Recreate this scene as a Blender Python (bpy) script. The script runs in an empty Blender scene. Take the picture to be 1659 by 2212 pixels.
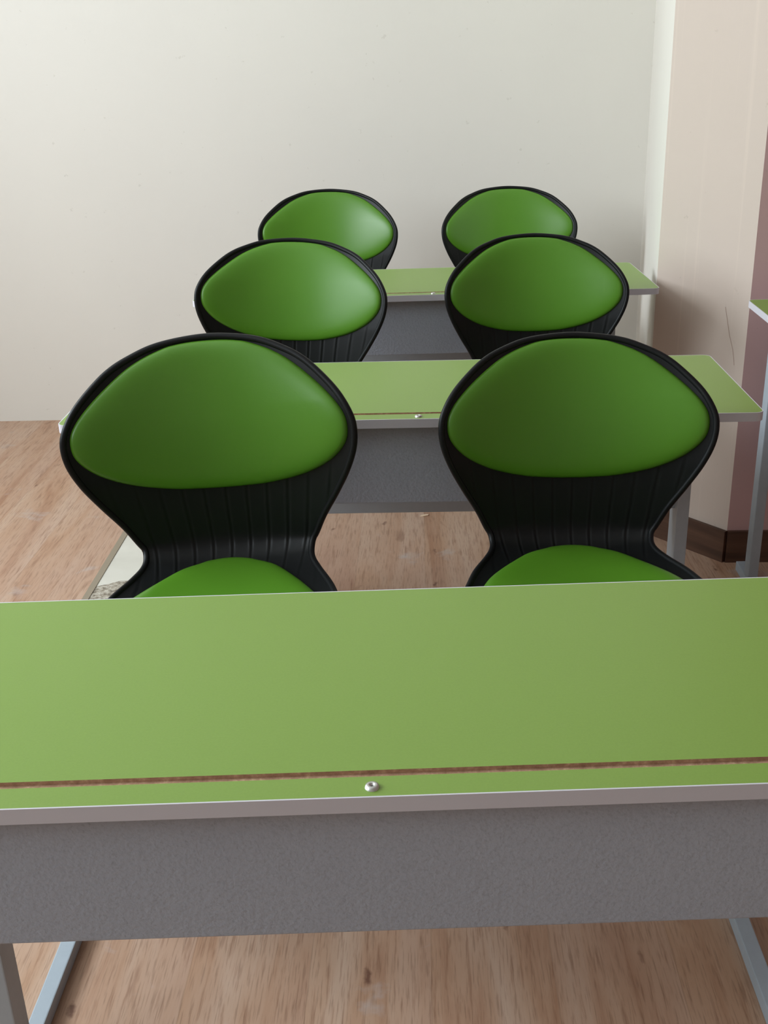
import bpy, bmesh, math, random
import numpy as np
from mathutils import Matrix, Vector

scene = bpy.context.scene
COL = scene.collection
rnd = random.Random(7)
PI = math.pi

# ------------------------------------------------------------------ camera
CAM_Z, YAW, PITCH, ROLL, FPX = 1.3182, -0.03942, 0.39533, -0.03090, 2361.5
fwd = Vector((math.sin(YAW)*math.cos(PITCH), math.cos(YAW)*math.cos(PITCH), -math.sin(PITCH)))
rgt = Vector((math.cos(YAW), -math.sin(YAW), 0))
upv = rgt.cross(fwd)
r2 = rgt*math.cos(ROLL) + upv*math.sin(ROLL)
u2 = -rgt*math.sin(ROLL) + upv*math.cos(ROLL)
cam_data = bpy.data.cameras.new('camera')
cam = bpy.data.objects.new('camera', cam_data)
COL.objects.link(cam)
M = Matrix((r2, u2, -fwd)).transposed().to_4x4()
M.translation = (0, 0, CAM_Z)
cam.matrix_world = M
cam_data.sensor_fit = 'HORIZONTAL'
cam_data.sensor_width = 36.0
cam_data.lens = 36.0*FPX/1659.0
cam_data.clip_start = 0.02
scene.camera = cam

# ------------------------------------------------------------------ light and exposure
scene.view_settings.view_transform = 'Standard'
scene.view_settings.look = 'None'
scene.view_settings.gamma = 1.0
scene.view_settings.use_curve_mapping = False
scene.view_settings.exposure = 0.0
world = bpy.data.worlds.new('sky')
scene.world = world
world.use_nodes = True
bg = world.node_tree.nodes['Background']
bg.inputs['Color'].default_value = (0.78, 0.88, 1.0, 1)
bg.inputs['Strength'].default_value = 1.0

XL, XR, YB, YF, ZC = -2.9, 4.6, 4.17, -3.6, 3.3     # room limits
WINDOWS = [(-1.0, 0.5), (0.9, 2.7)]      # y range of each window in the left wall
WIN_Z = (1.35, 3.05)
WIN_POWER = [42.0, 124.0]
for (y0, y1), pw in zip(WINDOWS, WIN_POWER):
    ld = bpy.data.lights.new('window_daylight', 'AREA')
    ld.shape = 'RECTANGLE'
    ld.size = WIN_Z[1]-WIN_Z[0]-0.1
    ld.size_y = y1-y0-0.1
    ld.energy = pw
    ld.color = (0.85, 0.94, 1.0)
    lo = bpy.data.objects.new('window_daylight', ld)
    lo.location = (XL+0.02, (y0+y1)/2, sum(WIN_Z)/2)
    lo.rotation_euler = (0, -PI/2, 0)
    COL.objects.link(lo)

# ------------------------------------------------------------------ material helpers
def lin(r, g, b):
    f = lambda c: c/255/12.92 if c/255 <= 0.04045 else ((c/255+0.055)/1.055)**2.4
    return (f(r), f(g), f(b), 1)

class Mat:
    def __init__(s, name, rough=0.6, spec=0.5, metal=0.0):
        s.m = bpy.data.materials.new(name)
        s.m.use_nodes = True
        s.nt = s.m.node_tree
        s.b = s.nt.nodes['Principled BSDF']
        s.b.inputs['Roughness'].default_value = rough
        s.b.inputs['Specular IOR Level'].default_value = spec
        s.b.inputs['Metallic'].default_value = metal
    def n(s, t, **kw):
        nd = s.nt.nodes.new(t)
        for k, v in kw.items():
            if k in nd.inputs: nd.inputs[k].default_value = v
            else: setattr(nd, k, v)
        return nd
    def l(s, a, b): s.nt.links.new(a, b)
    def coords(s, kind='Object', scale=(1, 1, 1)):
        tc = s.n('ShaderNodeTexCoord'); mp = s.n('ShaderNodeMapping')
        mp.inputs['Scale'].default_value = scale
        s.l(tc.outputs[kind], mp.inputs['Vector'])
        return mp.outputs['Vector']
    def noise(s, vec, scale, detail=4, rough=0.55, dist=0.0):
        nd = s.n('ShaderNodeTexNoise')
        nd.inputs['Scale'].default_value = scale; nd.inputs['Detail'].default_value = detail
        nd.inputs['Roughness'].default_value = rough; nd.inputs['Distortion'].default_value = dist
        s.l(vec, nd.inputs['Vector'])
        return nd.outputs['Fac']
    def ramp(s, fac, stops):
        r = s.n('ShaderNodeValToRGB')
        el = r.color_ramp.elements
        el[0].position, el[0].color = stops[0]
        el[1].position, el[1].color = stops[-1]
        for p, c in stops[1:-1]:
            e = el.new(p); e.color = c
        s.l(fac, r.inputs['Fac'])
        return r.outputs['Color']
    def mix(s, fac, a, b, mode='MIX'):
        x = s.n('ShaderNodeMix', data_type='RGBA', blend_type=mode)
        for sock, v in ((0, fac), (6, a), (7, b)):
            if hasattr(v, 'is_linked'): s.l(v, x.inputs[sock])
            else: x.inputs[sock].default_value = v
        return x.outputs[2]
    def math(s, op, a, b=0.0, c=0.0):
        x = s.n('ShaderNodeMath', operation=op)
        for i, v in enumerate((a, b, c)):
            if hasattr(v, 'is_linked'): s.l(v, x.inputs[i])
            else: x.inputs[i].default_value = v
        return x.outputs[0]
    def color(s, c):
        if hasattr(c, 'is_linked'): s.l(c, s.b.inputs['Base Color'])
        else: s.b.inputs['Base Color'].default_value = c
    def bump(s, h, strength=0.3, dist=0.002):
        bp = s.n('ShaderNodeBump', Strength=strength, Distance=dist)
        s.l(h, bp.inputs['Height']); s.l(bp.outputs['Normal'], s.b.inputs['Normal'])

def plaster(name, c1, c2, streak=0.0, rough=0.75):
    m = Mat(name, rough, 0.3)
    v = m.coords()
    f = m.noise(v, 1.3, 5)
    col = m.ramp(f, [(0.3, c1), (0.7, c2)])
    sp = m.noise(v, 38, 3)
    col = m.mix(m.ramp(sp, [(0.715, (0, 0, 0, 1)), (0.75, (0.35, 0.35, 0.35, 1))]), col, (c1[0]*.72, c1[1]*.7, c1[2]*.66, 1))
    if streak:
        vs = m.coords(scale=(60, 60, 0.5))
        st = m.noise(vs, 1.0, 2)
        col = m.mix(m.ramp(st, [(0.62, (0, 0, 0, 1)), (0.72, (streak, streak, streak, 1))]), col, (min(1, c2[0]*1.12), min(1, c2[1]*1.12), min(1, c2[2]*1.1), 1))
    m.color(col)
    h = m.noise(v, 55, 4)
    m.bump(h, 0.12, 0.002)
    return m

M_WALL = plaster('cream_wall_paint', (0.75, 0.715, 0.655, 1), (0.78, 0.745, 0.68, 1))
M_PINK = plaster('pale_pink_paint', (0.60, 0.505, 0.435, 1), (0.63, 0.53, 0.46, 1), streak=0.35)
M_MAUVE = plaster('mauve_paint', (0.58, 0.38, 0.37, 1), (0.62, 0.41, 0.40, 1))
M_CEIL = plaster('white_ceiling_paint', (0.78, 0.78, 0.76, 1), (0.8, 0.8, 0.78, 1))

# laminate floor: boards along Y with oak grain, knots and a few pale scuffs
def make_floor_mat():
    m = Mat('oak_laminate', 0.5, 0.4)
    v = m.coords()
    sx = m.n('ShaderNodeSeparateXYZ'); m.l(v, sx.inputs[0])
    wid = 0.19
    xi = m.math('FLOOR', m.math('DIVIDE', sx.outputs['X'], wid))
    wn = m.n('ShaderNodeTexWhiteNoise', noise_dimensions='1D'); m.l(xi, wn.inputs['W'])
    off = wn.outputs['Value']
    cb = m.n('ShaderNodeCombineXYZ')
    m.l(m.math('ADD', sx.outputs['X'], m.math('MULTIPLY', off, 13.0)), cb.inputs['X'])
    m.l(m.math('ADD', sx.outputs['Y'], m.math('MULTIPLY', off, 9.0)), cb.inputs['Y'])
    bv = cb.outputs[0]
    def sc(x, y):
        mp = m.n('ShaderNodeMapping'); mp.inputs['Scale'].default_value = (x, y, 1); m.l(bv, mp.inputs['Vector']); return mp.outputs[0]
    g1 = m.noise(sc(9, 1.0), 1.0, 6, 0.6, 0.8)
    g2 = m.noise(sc(120, 7.0), 1.0, 4, 0.65, 0.2)
    g3 = m.noise(sc(16, 5.5), 1.0, 3, 0.5, 0.6)
    big = m.noise(sc(2.2, .9), 1.0, 3)
    base = m.ramp(g1, [(0.27, lin(152, 106, 76)), (0.44, lin(180, 144, 117)), (0.75, lin(196, 170, 150))])
    base = m.mix(m.ramp(big, [(0.38, (0, 0, 0, 1)), (0.7, (.5, .5, .5, 1))]), base, lin(180, 150, 134))
    base = m.mix(m.ramp(g2, [(0.32, (.55, .55, .55, 1)), (0.46, (0, 0, 0, 1))]), base, lin(132, 92, 68))
    base = m.mix(m.ramp(g3, [(0.26, (.5, .5, .5, 1)), (0.35, (0, 0, 0, 1))]), base, lin(120, 80, 60))
    fine = m.noise(sc(330, 16), 1.0, 3)
    base = m.mix(m.ramp(fine, [(0.34, (.4, .4, .4, 1)), (0.47, (0, 0, 0, 1))]), base, lin(116, 84, 64))
    # small dark pits and knots
    vo = m.n('ShaderNodeTexVoronoi', Scale=1.0, Randomness=1.0)
    wob = m.n('ShaderNodeTexNoise', Scale=38.0, Detail=3.0); m.l(v, wob.inputs['Vector'])
    wv = m.n('ShaderNodeVectorMath', operation='MULTIPLY_ADD'); m.l(wob.outputs['Color'], wv.inputs[0]); wv.inputs[1].default_value = (0.34, 0.34, 0)
    m.l(sc(15.0, 6.0), wv.inputs[2]); m.l(wv.outputs[0], vo.inputs['Vector'])
    base = m.mix(m.ramp(vo.outputs['Distance'], [(0.03, (.8, .8, .8, 1)), (0.11, (0, 0, 0, 1))]), base, lin(96, 58, 44))
    # chalky scuffs
    scf = m.noise(v, 5.5, 5, 0.6, 0.4)
    base = m.mix(m.ramp(scf, [(0.62, (0, 0, 0, 1)), (0.76, (.6, .6, .6, 1))]), base, lin(182, 178, 178))
    # board seam
    fr = m.math('FRACT', m.math('DIVIDE', sx.outputs['X'], wid))
    seam = m.math('LESS_THAN', fr, 0.008)
    base = m.mix(m.math('MULTIPLY', seam, 0.18), base, lin(82, 56, 40))
    m.color(base)
    m.bump(g2, 0.12, 0.001)
    return m
M_FLOOR = make_floor_mat()

def make_cement():
    m = Mat('cement_screed', 0.85, 0.2)
    v = m.coords()
    f = m.noise(v, 6, 4)
    col = m.ramp(f, [(0.3, lin(200, 196, 184)), (0.7, lin(214, 210, 198))])
    # broken, gritty end towards the camera
    sx = m.n('ShaderNodeSeparateXYZ'); m.l(v, sx.inputs[0])
    edge = m.math('ADD', sx.outputs['Y'], m.math('MULTIPLY', m.noise(v, 14, 5), 0.10))
    edge = m.math('ADD', edge, m.math('MULTIPLY', m.math('ADD', sx.outputs['X'], 0.87), -0.5))
    edge = m.math('ADD', edge, -0.10)
    br = m.ramp(edge, [(0.0, (1, 1, 1, 1)), (0.004, (0, 0, 0, 1))])
    gr = m.ramp(m.noise(v, 70, 5, 0.7), [(0.35, lin(96, 86, 74)), (0.5, lin(168, 158, 142)), (0.65, lin(206, 200, 188))])
    mx = m.mix(br, col, gr)
    m.color(mx)
    m.bump(m.math('MULTIPLY', m.noise(v, 60, 5, .7), br), 0.8, 0.006)
    return m
M_CEMENT = make_cement()
M_CEMENTEDGE = Mat('grey_filler', 0.9, 0.2); M_CEMENTEDGE.color(lin(150, 138, 120))

def make_brown_base():
    m = Mat('brown_skirting', 0.5, 0.4)
    v = m.coords(scale=(3, 3, 40))
    m.color(m.ramp(m.noise(v, 1.0, 5), [(0.3, lin(70, 48, 36)), (0.7, lin(98, 70, 54))]))
    return m
M_BASE = make_brown_base()

def make_green_top():
    m = Mat('green_laminate', 0.38, 0.5)
    v = m.coords()
    f = m.noise(v, 420, 2)
    m.color(m.ramp(f, [(0.3, lin(123, 153, 66)), (0.7, lin(126, 156, 69))]))
    m.bump(f, 0.015, 0.0003)
    return m
M_TOP = make_green_top()

def make_chip():
    m = Mat('raw_chipboard', 0.9, 0.2)
    v = m.coords()
    m.color(m.ramp(m.noise(v, 130, 5, 0.7), [(0.3, lin(150, 116, 92)), (0.55, lin(184, 150, 124)), (0.72, lin(212, 184, 150))]))
    return m
M_CHIP = make_chip()
M_EDGE = Mat('white_edging', 0.45, 0.4); M_EDGE.color(lin(208, 206, 213))

def make_panel():
    m = Mat('grey_textured_paint', 0.55, 0.4)
    v = m.coords()
    f = m.noise(v, 230, 3, 0.55)
    b = m.noise(v, 4, 3)
    m.color(m.mix(m.ramp(m.noise(v, 330, 3, .6), [(0.32, (.28, .28, .28, 1)), (0.5, (0, 0, 0, 1))]), m.mix(b, lin(164, 171, 184), lin(176, 183, 194)), lin(132, 136, 144)))
    m.bump(f, 0.4, 0.002)
    return m
M_PANEL = make_panel()
def make_leg():
    m = Mat('grey_frame_paint', 0.45, 0.4)
    v = m.coords()
    m.color(m.mix(m.noise(v, 60, 3), lin(160, 171, 180), lin(170, 181, 190)))
    m.bump(m.noise(v, 180, 2), 0.12, 0.001)
    return m
M_LEG = make_leg()
M_STEEL = Mat('bright_steel', 0.42, 0.5, 1.0); M_STEEL.color((0.62, 0.62, 0.6, 1))
M_DARK = Mat('dark_recess', 0.8, 0.2); M_DARK.color((0.02, 0.02, 0.02, 1))

def make_shell_mat():
    m = Mat('black_moulded_plastic', 0.42, 0.22)
    v = m.coords()
    m.color((0.006, 0.0066, 0.007, 1))
    m.bump(m.noise(v, 380, 2), 0.06, 0.0006)
    return m
M_SHELL = make_shell_mat()
def make_pad_mat():
    m = Mat('green_leatherette', 0.36, 0.5)
    v = m.coords()
    f = m.noise(v, 520, 3, 0.6)
    b = m.noise(v, 7, 3)
    m.color(m.mix(b, lin(75, 125, 27), lin(82, 132, 32)))
    m.bump(f, 0.10, 0.0006)
    return m
M_PAD = make_pad_mat()

# ------------------------------------------------------------------ mesh helpers
def link(name, me, parent=None, mats=()):
    o = bpy.data.objects.new(name, me)
    for mt in mats: me.materials.append(mt.m if isinstance(mt, Mat) else mt)
    COL.objects.link(o)
    if parent: o.parent = parent
    return o
def tag(o, label=None, cat=None, group=None, kind=None):
    if label: o['label'] = label
    if cat: o['category'] = cat
    if group: o['group'] = group
    if kind: o['kind'] = kind
    return o
def thing(name, label, cat, loc=(0, 0, 0), rz=0, group=None):
    o = bpy.data.objects.new(name, None)
    o.empty_display_size = 0.1
    o.location = loc; o.rotation_euler = (0, 0, rz)
    COL.objects.link(o)
    return tag(o, label, cat, group)
def bm_box(bm, x0, x1, y0, y1, z0, z1, bevel=0.0, mat=0, xf=None):
    vs = [bm.verts.new(p) for p in ((x0, y0, z0), (x1, y0, z0), (x1, y1, z0), (x0, y1, z0), (x0, y0, z1), (x1, y0, z1), (x1, y1, z1), (x0, y1, z1))]
    fs = [bm.faces.new([vs[i] for i in f]) for f in ((3, 2, 1, 0), (4, 5, 6, 7), (0, 1, 5, 4), (1, 2, 6, 5), (2, 3, 7, 6), (3, 0, 4, 7))]
    for f in fs: f.material_index = mat
    if xf:
        for v in vs: v.co = xf @ v.co
    if bevel:
        es = list({e for f in fs for e in f.edges})
        bmesh.ops.bevel(bm, geom=es, offset=bevel, segments=2, profile=0.6, affect='EDGES')
def finish(bm, name, mats, parent=None, smooth=False):
    me = bpy.data.meshes.new(name)
    bm.normal_update()
    bm.to_mesh(me); bm.free()
    if smooth:
        for p in me.polygons: p.use_smooth = True
    return link(name, me, parent, mats)
def box(name, dims, mat, parent=None, bevel=0.0, xf=None):
    bm = bmesh.new()
    bm_box(bm, *dims, bevel=bevel, xf=xf)
    return finish(bm, name, [mat], parent)
def bm_prism(bm, poly, z0, z1, mats=(0, 0, 0)):
    """poly anticlockwise; mats = (top, side, bottom)"""
    a = [bm.verts.new((x, y, z0)) for x, y in poly]; b = [bm.verts.new((x, y, z1)) for x, y in poly]
    f = bm.faces.new(b); f.material_index = mats[0]
    f = bm.faces.new(a[::-1]); f.material_index = mats[2]
    n = len(poly)
    for i in range(n):
        f = bm.faces.new((a[i], a[(i+1) % n], b[(i+1) % n], b[i])); f.material_index = mats[1]

# ------------------------------------------------------------------ room
def structure(o): o['kind'] = 'structure'; return o
structure(box('floor', (XL-.2, XR+.2, YF-.2, YB+.3, -0.1, 0.0), M_FLOOR))
structure(box('ceiling', (XL-.2, XR+.2, YF-.2, YB+.3, ZC, ZC+.1), M_CEIL))
SEAM = (0.826, YB); EDGE = (0.641, 2.994); OUT = (0.829, 2.767); FAR = (XR, 2.755)
def wall(name, poly, mat):
    bm = bmesh.new(); bm_prism(bm, poly, 0, ZC)
    return structure(finish(bm, name, [mat]))
wall('wall_back', [(XL, YB), (SEAM[0], YB), (SEAM[0], YB+.15), (XL, YB+.15)], M_WALL)
wall('wall_return', [SEAM, EDGE, (EDGE[0]+.10, EDGE[1]+.03), (SEAM[0]+.10, YB)], M_WALL)
wall('wall_column', [EDGE, OUT, (OUT[0]+.05, OUT[1]+.10), (EDGE[0]+.11, EDGE[1]+.04)], M_PINK)
wall('wall_side', [OUT, FAR, (FAR[0], FAR[1]+.12), (OUT[0]+.06, OUT[1]+.12)], M_MAUVE)
wall('wall_right', [(XR, YF), (XR+.15, YF), (XR+.15, FAR[1]+.12), (XR, FAR[1]+.12)], M_MAUVE)
wall('wall_front', [(XL, YF-.15), (XR, YF-.15), (XR, YF), (XL, YF)], M_WALL)
# left wall with three window openings
bm = bmesh.new()
bm_box(bm, XL-.2, XL, YF, YB, 0, WIN_Z[0]); bm_box(bm, XL-.2, XL, YF, YB, WIN_Z[1], ZC)
ys = [YF] + [y for w in WINDOWS for y in w] + [YB]
for a, b in zip(ys[0::2], ys[1::2]): bm_box(bm, XL-.2, XL, a, b, WIN_Z[0], WIN_Z[1])
structure(finish(bm, 'wall_left', [M_WALL]))
M_GLASS = Mat('window_glass', 0.0); M_GLASS.b.inputs['Transmission Weight'].default_value = 1.0; M_GLASS.b.inputs['IOR'].default_value = 1.05
for i, (y0, y1) in enumerate(WINDOWS):
    bm = bmesh.new(); t = 0.05
    x0, x1 = XL-.13, XL-.07
    bm_box(bm, x0, x1, y0, y1, WIN_Z[0], WIN_Z[0]+t); bm_box(bm, x0, x1, y0, y1, WIN_Z[1]-t, WIN_Z[1])
    bm_box(bm, x0, x1, y0, y0+t, WIN_Z[0], WIN_Z[1]); bm_box(bm, x0, x1, y1-t, y1, WIN_Z[0], WIN_Z[1])
    bm_box(bm, x0, x1, (y0+y1)/2-t/2, (y0+y1)/2+t/2, WIN_Z[0]+t, WIN_Z[1]-t)
    w = structure(finish(bm, 'window_%d' % (i+1), [M_EDGE]))
    g = box('window_pane', (XL-.103, XL-.097, y0+t, y1-t, WIN_Z[0]+t, WIN_Z[1]-t), M_GLASS, w)
# skirting on the column faces
BH = 0.092
def skirting(name, a, b, th=0.012):
    ax, ay = a; bx, by = b
    d = Vector((bx-ax, by-ay)).normalized(); nn = Vector((d.y, -d.x))*th      # towards the room
    bm = bmesh.new()
    bm_prism(bm, [(ax+nn.x, ay+nn.y), (bx+nn.x, by+nn.y), (bx, by), (ax, ay)], 0, BH)
    return structure(finish(bm, name, [M_BASE]))
skirting('baseboard_return', SEAM, EDGE)
skirting('baseboard_column', EDGE, (OUT[0]-.0, OUT[1]-.003))
skirting('baseboard_side', (OUT[0], OUT[1]), FAR)
# strip of bare cement let into the laminate, with a filler edge
bm = bmesh.new()
bm_box(bm, -0.897, -0.64, 2.45-2.61, 3.35-2.61, 0.0, 0.003)
o = structure(finish(bm, 'trim_1', [M_CEMENT])); o.location = (0, 2.61, 0)
bm = bmesh.new()
bm_prism(bm, [(-0.915, 2.45), (-0.897, 2.45), (-0.897, 3.35), (-0.915, 3.35)], 0.0, 0.005)
structure(finish(bm, 'trim_2', [M_CEMENTEDGE]))
# pencil scuff running down the pink column face
dv = Vector((OUT[0]-EDGE[0], OUT[1]-EDGE[1], 0)).normalized(); nv = Vector((dv.y, -dv.x, 0))
scuff = [(0.2238, 0.6966), (0.2300, 0.676), (0.2328, 0.6656), (0.2443, 0.6251), (0.2579, 0.591), (0.2666, 0.5508)]
bm = bmesh.new(); pv = None
for a, z in scuff:
    p = Vector((EDGE[0], EDGE[1], 0)) + dv*a + nv*0.0004 + Vector((0, 0, z))
    q = [bm.verts.new(p-dv*0.0007), bm.verts.new(p+dv*0.0007)]
    if pv: bm.faces.new((pv[0], pv[1], q[1], q[0]))
    pv = q
M_SCUFF = Mat('pencil_grey', 0.8, 0.2); M_SCUFF.color(lin(168, 142, 128))
finish(bm, 'scuff_mark', [M_SCUFF], bpy.data.objects['wall_column'])

# ------------------------------------------------------------------ desks
L2, D, H, T = 0.60, 0.382, 0.75, 0.0155
def round_rect(x0, x1, y0, y1, r, n=6):
    p = []
    for cx, cy, a0 in ((x1-r, y0+r, -90), (x1-r, y1-r, 0), (x0+r, y1-r, 90), (x0+r, y0+r, 180)):
        for k in range(n+1):
            a = math.radians(a0+90*k/n); p.append((cx+r*math.cos(a), cy+r*math.sin(a)))
    return p
SLOT0, SLOT1, SLOTH = 0.0285, 0.0375, 0.49
def make_top_mesh():
    bm = bmesh.new(); b = 0.0016; r = 0.014
    x, y0, y1 = L2-b, b, D-b
    zc = H-0.004
    bm_prism(bm, round_rect(-x, x, y0, y1, r), H-T, zc, (1, 1, 1))
    rr = round_rect(-x, x, y0, y1, r); n = 7
    br, tr, tl, bl = rr[0:n], rr[n:2*n], rr[2*n:3*n], rr[3*n:4*n]
    bm_prism(bm, bl + br + [(x, SLOT0), (-x, SLOT0)], zc, H, (0, 1, 1))
    bm_prism(bm, [(-x, SLOT1), (x, SLOT1)] + tr + tl, zc, H, (0, 1, 1))
    bm_prism(bm, [(-x, SLOT0), (-SLOTH, SLOT0), (-SLOTH, SLOT1), (-x, SLOT1)], zc, H, (0, 1, 1))
    bm_prism(bm, [(SLOTH, SLOT0), (x, SLOT0), (x, SLOT1), (SLOTH, SLOT1)], zc, H, (0, 1, 1))
    me = bpy.data.meshes.new('tabletop'); bm.normal_update(); bm.to_mesh(me); bm.free()
    me.materials.append(M_TOP.m); me.materials.append(M_CHIP.m)
    return me
def make_edge_mesh():
    bm = bmesh.new(); b = 0.0016
    o_ = round_rect(-L2, L2, 0, D, 0.0155); i_ = round_rect(-L2+b, L2-b, b, D-b, 0.014)
    rings = []
    for pl, z in ((i_, H), (o_, H), (o_, H-T), (i_, H-T)):
        rings.append([bm.verts.new((p[0], p[1], z)) for p in pl])
    n = len(o_)
    for k in range(4):
        A, B = rings[k], rings[(k+1) % 4]
        for j in range(n): bm.faces.new((A[j], B[j], B[(j+1) % n], A[(j+1) % n]))
    bmesh.ops.recalc_face_normals(bm, faces=bm.faces)
    me = bpy.data.meshes.new('edge_band'); bm.to_mesh(me); bm.free(); me.materials.append(M_EDGE.m)
    return me
def make_screw_mesh():
    bm = bmesh.new()
    prof = [(0.0018, 0.0006), (0.0020, 0.0026), (0.0038, 0.0030), (0.0056, 0.0022), (0.0064, 0.0)]
    N = 20; rings = [[bm.verts.new((r*math.cos(2*PI*k/N), r*math.sin(2*PI*k/N), z)) for k in range(N)] for r, z in prof]
    for A, B in zip(rings, rings[1:]):
        for k in range(N): bm.faces.new((A[k], B[k], B[(k+1) % N], A[(k+1) % N]))
    f = bm.faces.new(rings[0]); f.material_index = 1
    me = bpy.data.meshes.new('screw'); bm.normal_update(); bm.to_mesh(me); bm.free()
    for p in me.polygons: p.use_smooth = True
    me.materials.append(M_STEEL.m); me.materials.append(M_DARK.m)
    return me
TOP_ME, EDGE_ME, SCREW_ME = make_top_mesh(), make_edge_mesh(), make_screw_mesh()
GROUP_D = 'green topped two-seat school desks'
BEAM_TOP = 0.396
def make_desk(label, X, Y, a, xl, xr, leg_v, up_v, screw_u, back_panel=False, seats=True):
    """xl, xr: world x of the outer faces of the left and right side frame (frames run straight along Y)"""
    root = thing('school_desk', label, 'desk', (X, Y, 0), a, GROUP_D)
    inv = (Matrix.Translation((X, Y, 0)) @ Matrix.Rotation(a, 4, 'Z')).inverted()
    for nm, me in (('tabletop', TOP_ME), ('edge_band', EDGE_ME)):
        o = bpy.data.objects.new(nm, me); COL.objects.link(o); o.parent = root
    o = bpy.data.objects.new('screw', SCREW_ME); COL.objects.link(o); o.parent = root; o.location = (screw_u, 0.0135, H)
    tag(o, 'bright steel screw')
    box('modesty_panel', (-0.46, 0.46, 0.016, 0.030, 0.591, H-T-0.002), M_PANEL, root, 0.0015)
    tag(root.children[-1], 'grey textured front panel')
    for s in (-1, 1): box('top_support', (s*0.42-0.02, s*0.42+0.02, 0.031, 0.34, H-T-0.022, H-T), M_LEG, root, 0.001)
    l0, l1 = leg_v; u0, u1 = up_v
    bar_y = Y+(l0+l1)/2
    box('crossbar', (xl+.012, xr-.012, bar_y-.012, bar_y+.012, 0.452, 0.53), M_LEG, root, 0.002, inv)
    for x0 in (xl, xr-0.025):
        box('leg', (x0, x0+0.025, Y+l0, Y+l1, 0.025, H-T-0.0005), M_LEG, root, 0.002, inv)
        box('floor_runner', (x0, x0+0.025, Y+l0-.012, Y+u1+.05, 0.0, 0.025), M_LEG, root, 0.002, inv)
        if seats: box('seat_upright', (x0, x0+0.025, Y+u0, Y+u1, 0.025, BEAM_TOP-.03), M_LEG, root, 0.002, inv)
    if seats: box('seat_beam', (xl, xr, Y+max(u0, .68), Y+max(u0, .68)+.045, BEAM_TOP-.035, BEAM_TOP), M_LEG, root, 0.002, inv)
    if back_panel:
        bm = bmesh.new(); y_ = Y+l0+.01
        pl = [(xl+.025, H-T-.001), (xl+.025, .345), (xl+.09, .28), (xr-.09, .28), (xr-.025, .345), (xr-.025, H-T-.001)]
        A = [bm.verts.new((x, y_, z)) for x, z in pl]; B = [bm.verts.new((x, y_+.018, z)) for x, z in pl]
        bm.faces.new(A); bm.faces.new(B[::-1])
        for k in range(6): bm.faces.new((A[(k+1) % 6], A[k], B[k], B[(k+1) % 6]))
        for v_ in bm.verts: v_.co = inv @ v_.co
        bmesh.ops.recalc_face_normals(bm, faces=bm.faces)
        finish(bm, 'back_panel', [M_PANEL], root)
    return root
X1, Y1, A1 = -0.0665, 0.745, 0.0447
X2, Y2, A2 = -0.0266, 1.766, 0.0
X3, Y3, A3 = 0.0131, 2.798, 0.0274
X4, Y4, A4 = 1.382, 2.262, -0.017
make_desk('nearest green desk, filling the bottom of the photo with its grey front panel', X1, Y1, A1, -0.592, 0.512, (0.345, 0.385), (0.70, 0.80), 0.02)
make_desk('middle green desk of the row, behind the two nearest chairs', X2, Y2, A2, -0.582, 0.535, (0.284, 0.345), (0.60, 0.75), 0.02)
make_desk('far green desk of the row, closest to the cream back wall', X3, Y3, A3, -0.545, 0.552, (0.284, 0.345), (0.60, 0.75), 0.02)
make_desk('green desk at the right edge, in front of the mauve wall', X4, Y4, A4, 0.845, 1.935, (0.335, 0.375), (0.35, 0.40), 0.0, True, False)

# ------------------------------------------------------------------ chairs
S_ = np.linspace(-.50, .42, 1841)
def phi(s):
    s = np.asarray(s, float)
    up = np.interp(s, [0, .1, .2, .36], [6, 11, 16, 24])
    dn = np.interp(-s, [0, .012, .03, .055, .09, .12, .30, .40, .43, .47, .5], [6, 13, 48, 72, 84, 90, 94, 92, 80, 50, 20])
    return np.radians(np.where(s >= 0, up, dn))
_p = phi(S_)
for _ in range(3): _p = np.convolve(np.pad(_p, 9, mode='edge'), np.ones(19)/19, 'valid')
_d = S_[1]-S_[0]
PY = np.concatenate([[0], np.cumsum(np.sin((_p[1:]+_p[:-1])/2)*_d)]); PZ = np.concatenate([[0], np.cumsum(np.cos((_p[1:]+_p[:-1])/2)*_d)])
PY -= np.interp(0, S_, PY); PZ -= np.interp(0, S_, PZ)
ORG = np.array([0, -0.20, -0.20])                      # thing origin: on the seat beam under the seat
def surf(x, s, off=0.0):
    x = np.asarray(x, float); s = np.asarray(s, float)
    p = np.interp(s, S_, _p)
    k = np.interp(s, [-.5, -.3, -.12, -.05, 0, .1, .2, .36], [0, .02, .04, .05, .06, .075, .08, .07])
    # gentle cap so that extrapolated seat corners do not fly up
    h = k*(x/.23)**2
    dh = 2*k*x/.23**2                                  # slope of the cross curve
    c = 1/np.sqrt(1+dh**2)
    h2 = h + off*c
    xx = x - off*dh*c
    return np.stack([xx, np.interp(s, S_, PY)-np.cos(p)*h2, np.interp(s, S_, PZ)+np.sin(p)*h2], -1) - ORG
OUTLINE = np.array([(0.3018, 0.0000), (0.2983, 0.0447), (0.2909, 0.0814), (0.2780, 0.1131), (0.2647, 0.1378), (0.2464, 0.1605), (0.2146, 0.1903), (0.1861, 0.2075), (0.1629, 0.2136), (0.1336, 0.2104), (0.1009, 0.1975), (0.0641, 0.1771), (0.0210, 0.1510), (-0.0193, 0.1339), (-0.0499, 0.1288), (-0.0726, 0.1314), (-0.1008, 0.1420), (-0.1507, 0.1624), (-0.1976, 0.1759), (-0.2505, 0.1898), (-0.3002, 0.1978), (-0.3596, 0.1978), (-0.4087, 0.1782), (-0.4430, 0.1390), (-0.4598, 0.0797), (-0.4638, 0.0000)])
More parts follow.
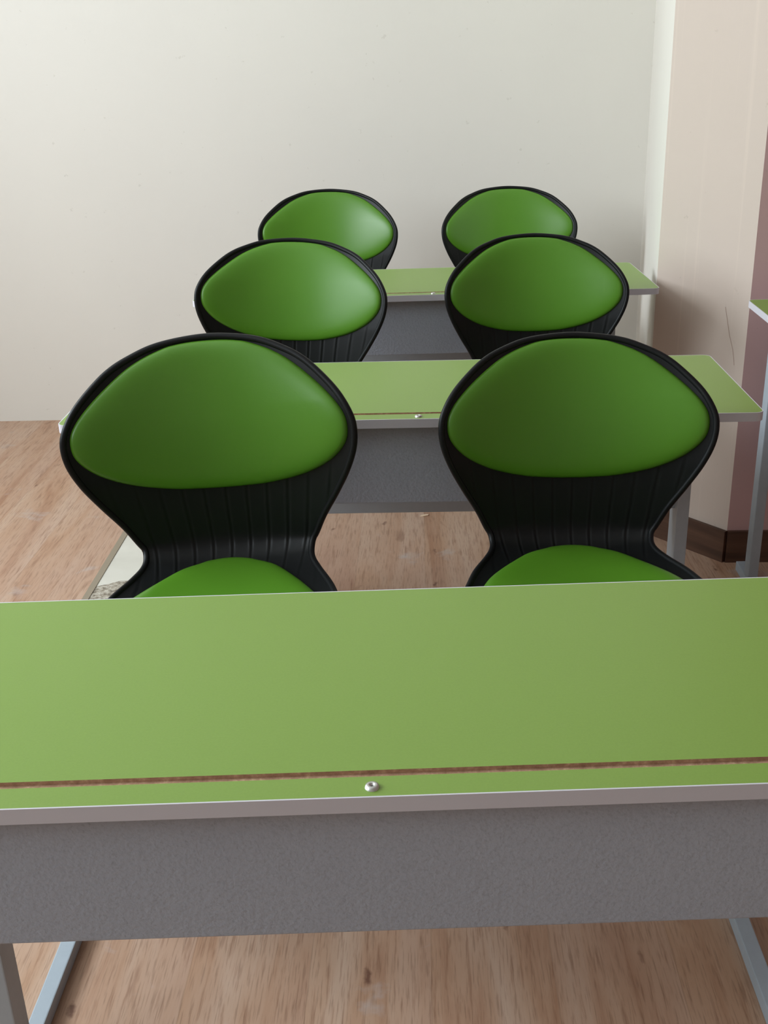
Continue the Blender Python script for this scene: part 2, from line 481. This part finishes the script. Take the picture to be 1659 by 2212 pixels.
PADB = np.array([(.2962, 0.0), (.2955, .024), (.293, .047), (.2885, .066), (.275, .099), (.2555, .130), (.219, .172), (.188, .198), (.163, .205), (.138, .198), (.112, .172), (.090, .129), (.0762, .076), (.0718, .032), (.071, 0.0)])
PADS = np.array([(-.049, 0.0), (-.0515, .022), (-.058, .042), (-.081, .080), (-.141, .1245), (-.199, .1545), (-.27, .17), (-.33, .17), (-.385, .15), (-.425, .105), (-.44, .05), (-.442, 0.0)])
def catmull(P, m):
    """closed half outline (s, x) from axis to axis -> smooth dense samples"""
    Q = np.vstack([[P[1, 0], -P[1, 1]], P, [P[-2, 0], -P[-2, 1]]])
    out = []
    for i in range(1, len(Q)-2):
        p0, p1, p2, p3 = Q[i-1], Q[i], Q[i+1], Q[i+2]
        for t in np.linspace(0, 1, m, endpoint=False):
            out.append(0.5*((2*p1)+(-p0+p2)*t+(2*p0-5*p1+4*p2-p3)*t*t+(-p0+3*p1-3*p2+p3)*t**3))
    out.append(Q[-2])
    return np.array(out)
def closed(P, m):
    h = catmull(P, m)
    return np.vstack([h, np.stack([h[-2:0:-1, 0], -h[-2:0:-1, 1]], -1)])

def grid_faces(nr, nc, o=0, flip=False):
    f = []
    for i in range(nr-1):
        for j in range(nc-1):
            q = (o+i*nc+j, o+i*nc+j+1, o+(i+1)*nc+j+1, o+(i+1)*nc+j)
            f.append(q[::-1] if flip else q)
    return f
def make_shell_mesh():
    oc = catmull(OUTLINE, 7)
    # rows in s along the outline (monotone falling s)
    s = np.minimum.accumulate(oc[:, 0]); hw = np.maximum(oc[:, 1], 0.0004)
    nr, nc = len(s), 201
    u = np.linspace(-1, 1, nc)
    X = hw[:, None]*u[None, :]; SS = np.repeat(s[:, None], nc, 1)
    # moulded ribs between the two pads
    rib = np.zeros_like(X)
    win = np.clip((SS+.16)/.03, 0, 1)*np.clip((.125-SS)/.05, 0, 1)
    fan = 1+np.clip(SS, -.1, .12)*1.1
    for k in range(-5, 6):
        dx = X/fan-(k*0.0305)
        rib += np.exp(-(dx/0.0016)**2)*0.0006 - np.exp(-((dx-0.0045)/0.0016)**2)*0.0008
    edge_fade = np.clip((hw[:, None]-np.abs(X))/.012, 0, 1)
    rib = rib*win*edge_fade
    front = surf(X, SS, 0)
    p = np.interp(SS, S_, _p)
    front[..., 1] -= np.cos(p)*rib; front[..., 2] += np.sin(p)*rib
    back = surf(X*0.985, SS, -0.007)
    V = np.vstack([front.reshape(-1, 3), back.reshape(-1, 3)])
    n0 = nr*nc
    F = grid_faces(nr, nc, 0, False) + grid_faces(nr, nc, n0, True)
    # rolled lip along the whole outline
    cl = closed(OUTLINE, 7)
    # resample evenly
    pts = surf(cl[:, 1], cl[:, 0], -0.001)
    seg = np.linalg.norm(np.diff(np.vstack([pts, pts[:1]]), axis=0), axis=1); t = np.concatenate([[0], np.cumsum(seg)])
    N = 360; tt = np.linspace(0, t[-1], N, endpoint=False)
    cc = np.vstack([cl, cl[:1]])
    cs = np.interp(tt, t, cc[:, 0]); cx = np.interp(tt, t, cc[:, 1])
    C = surf(cx, cs, -0.0015)
    tan = np.roll(C, -1, 0)-np.roll(C, 1, 0); tan /= np.linalg.norm(tan, axis=1)[:, None]
    pn = np.interp(cs, S_, _p)
    nrm = np.stack([-cx*2.2, -np.cos(pn), np.sin(pn)], -1)
    nrm -= (nrm*tan).sum(1)[:, None]*tan; nrm /= np.linalg.norm(nrm, axis=1)[:, None]
    bi = np.cross(tan, nrm)
    K = 12; o = len(V); tv = []
    for k in range(K):
        a = 2*PI*k/K
        tv.append(C + nrm*(0.0050*math.cos(a)) + bi*(0.0050*math.sin(a)))
    tv = np.stack(tv, 1).reshape(-1, 3)
    V = np.vstack([V, tv])
    for i in range(N):
        for k in range(K):
            F.append((o+i*K+k, o+((i+1) % N)*K+k, o+((i+1) % N)*K+(k+1) % K, o+i*K+(k+1) % K))
    me = bpy.data.meshes.new('shell'); me.from_pydata([tuple(v) for v in V], [], F); me.update()
    bm = bmesh.new(); bm.from_mesh(me)
    bmesh.ops.recalc_face_normals(bm, faces=bm.faces); bm.to_mesh(me); bm.free()
    for pl in me.polygons: pl.use_smooth = True
    me.materials.append(M_SHELL.m)
    return me
def make_pad_mesh(name, P, thick):
    cl = closed(P, 8)
    sc_ = (cl[:, 0].max()+cl[:, 0].min())/2
    rho = np.concatenate([np.linspace(0, .8, 14), np.linspace(.8, 1, 18)[1:]])
    n = len(cl); V = []; 
    for r in rho:
        off = 0.0015 + thick*np.sqrt(max(0, 1-r**9))
        x = cl[:, 1]*max(r, 1e-4); s = sc_+(cl[:, 0]-sc_)*max(r, 1e-4)
        V.append(surf(x, s, off))
    V.append(surf(cl[:, 1]*1.0, cl[:, 0], -0.004))
    V = np.vstack(V); m = len(rho)+1; F = []
    for i in range(m-1):
        for j in range(n): F.append((i*n+j, i*n+(j+1) % n, (i+1)*n+(j+1) % n, (i+1)*n+j))
    me = bpy.data.meshes.new(name); me.from_pydata([tuple(v) for v in V], [], F); me.update()
    bm = bmesh.new(); bm.from_mesh(me)
    bmesh.ops.remove_doubles(bm, verts=bm.verts, dist=2e-5)
    bmesh.ops.recalc_face_normals(bm, faces=bm.faces); bm.to_mesh(me); bm.free()
    for pl in me.polygons: pl.use_smooth = True
    me.materials.append(M_PAD.m)
    return me
SHELL_ME = make_shell_mesh()
PADB_ME = make_pad_mesh('back_pad', PADB, 0.0115)
PADS_ME = make_pad_mesh('seat_pad', PADS, 0.016)
def make_bracket_mesh():
    bm = bmesh.new()
    bm_box(bm, -.09, .09, -.10, .09, 0.0, 0.006, 0.001)
    bm_box(bm, -.07, -.05, -.09, .06, 0.006, 0.128, 0.002)
    bm_box(bm, .05, .07, -.09, .06, 0.006, 0.128, 0.002)
    me = bpy.data.meshes.new('seat_bracket'); bm.normal_update(); bm.to_mesh(me); bm.free()
    me.materials.append(M_SHELL.m)
    return me
BRK_ME = make_bracket_mesh()
CH = [  # x, y, z, yaw, roll, pitch, scale of each shell
    ('green padded black chair, nearest on the left, directly behind the front desk', -0.322, 1.649, 0.603, 0.014, -0.054, -0.119, 1.056),
    ('green padded black chair, nearest on the right, directly behind the front desk', 0.242, 1.684, 0.597, 0.024, 0.015, -0.014, 1.007),
    ('green padded black chair on the left between the middle desk and the far desk', -0.316, 2.617, 0.606, -0.025, 0.044, 0.029, 1.053),
    ('green padded black chair on the right between the middle desk and the far desk', 0.279, 2.695, 0.600, 0.026, 0.011, -0.009, 1.020),
    ('green padded black chair farthest on the left, against the cream back wall', -0.301, 3.672, 0.605, -0.024, 0.016, -0.018, 1.047),
    ('green padded black chair farthest on the right, against the cream back wall', 0.296, 3.730, 0.601, 0.032, -0.003, -0.006, 1.022)]
GROUP_C = 'black shell chairs with green pads'
for lab, bx_, by_, bz_, yaw, roll, pit, sc in CH:
    R = Matrix.Rotation(yaw, 3, 'Z') @ Matrix.Rotation(-pit, 3, 'X') @ Matrix.Rotation(roll, 3, 'Y')
    loc = Vector((bx_, by_, bz_)) + R @ (Vector(ORG)*sc)
    t = thing('shell_chair', lab, 'chair', loc, 0, GROUP_C)
    t.rotation_euler = R.to_euler(); t.scale = (sc, sc, sc)
    for nm, me in (('shell', SHELL_ME), ('back_pad', PADB_ME), ('seat_pad', PADS_ME), ('seat_bracket', BRK_ME)):
        o = bpy.data.objects.new(nm, me); COL.objects.link(o); o.parent = t

# small splinter of wood lying on the floor under the middle desk
bm = bmesh.new()
pr = [(-.016, -.004), (-.006, -.006), (.010, -.004), (.015, .003), (.006, .005), (-.009, .004)]
bm_prism(bm, pr, 0, 0.003)
M_SPLINT = Mat('pale_wood', 0.8, 0.2); M_SPLINT.color(lin(226, 200, 172))
o = finish(bm, 'wood_chip', [M_SPLINT]); o.location = (0.002, 3.12, 0.0); o.rotation_euler = (0, 0, .3)
tag(o, 'small pale wood chip on the floor under the middle desk', 'debris')
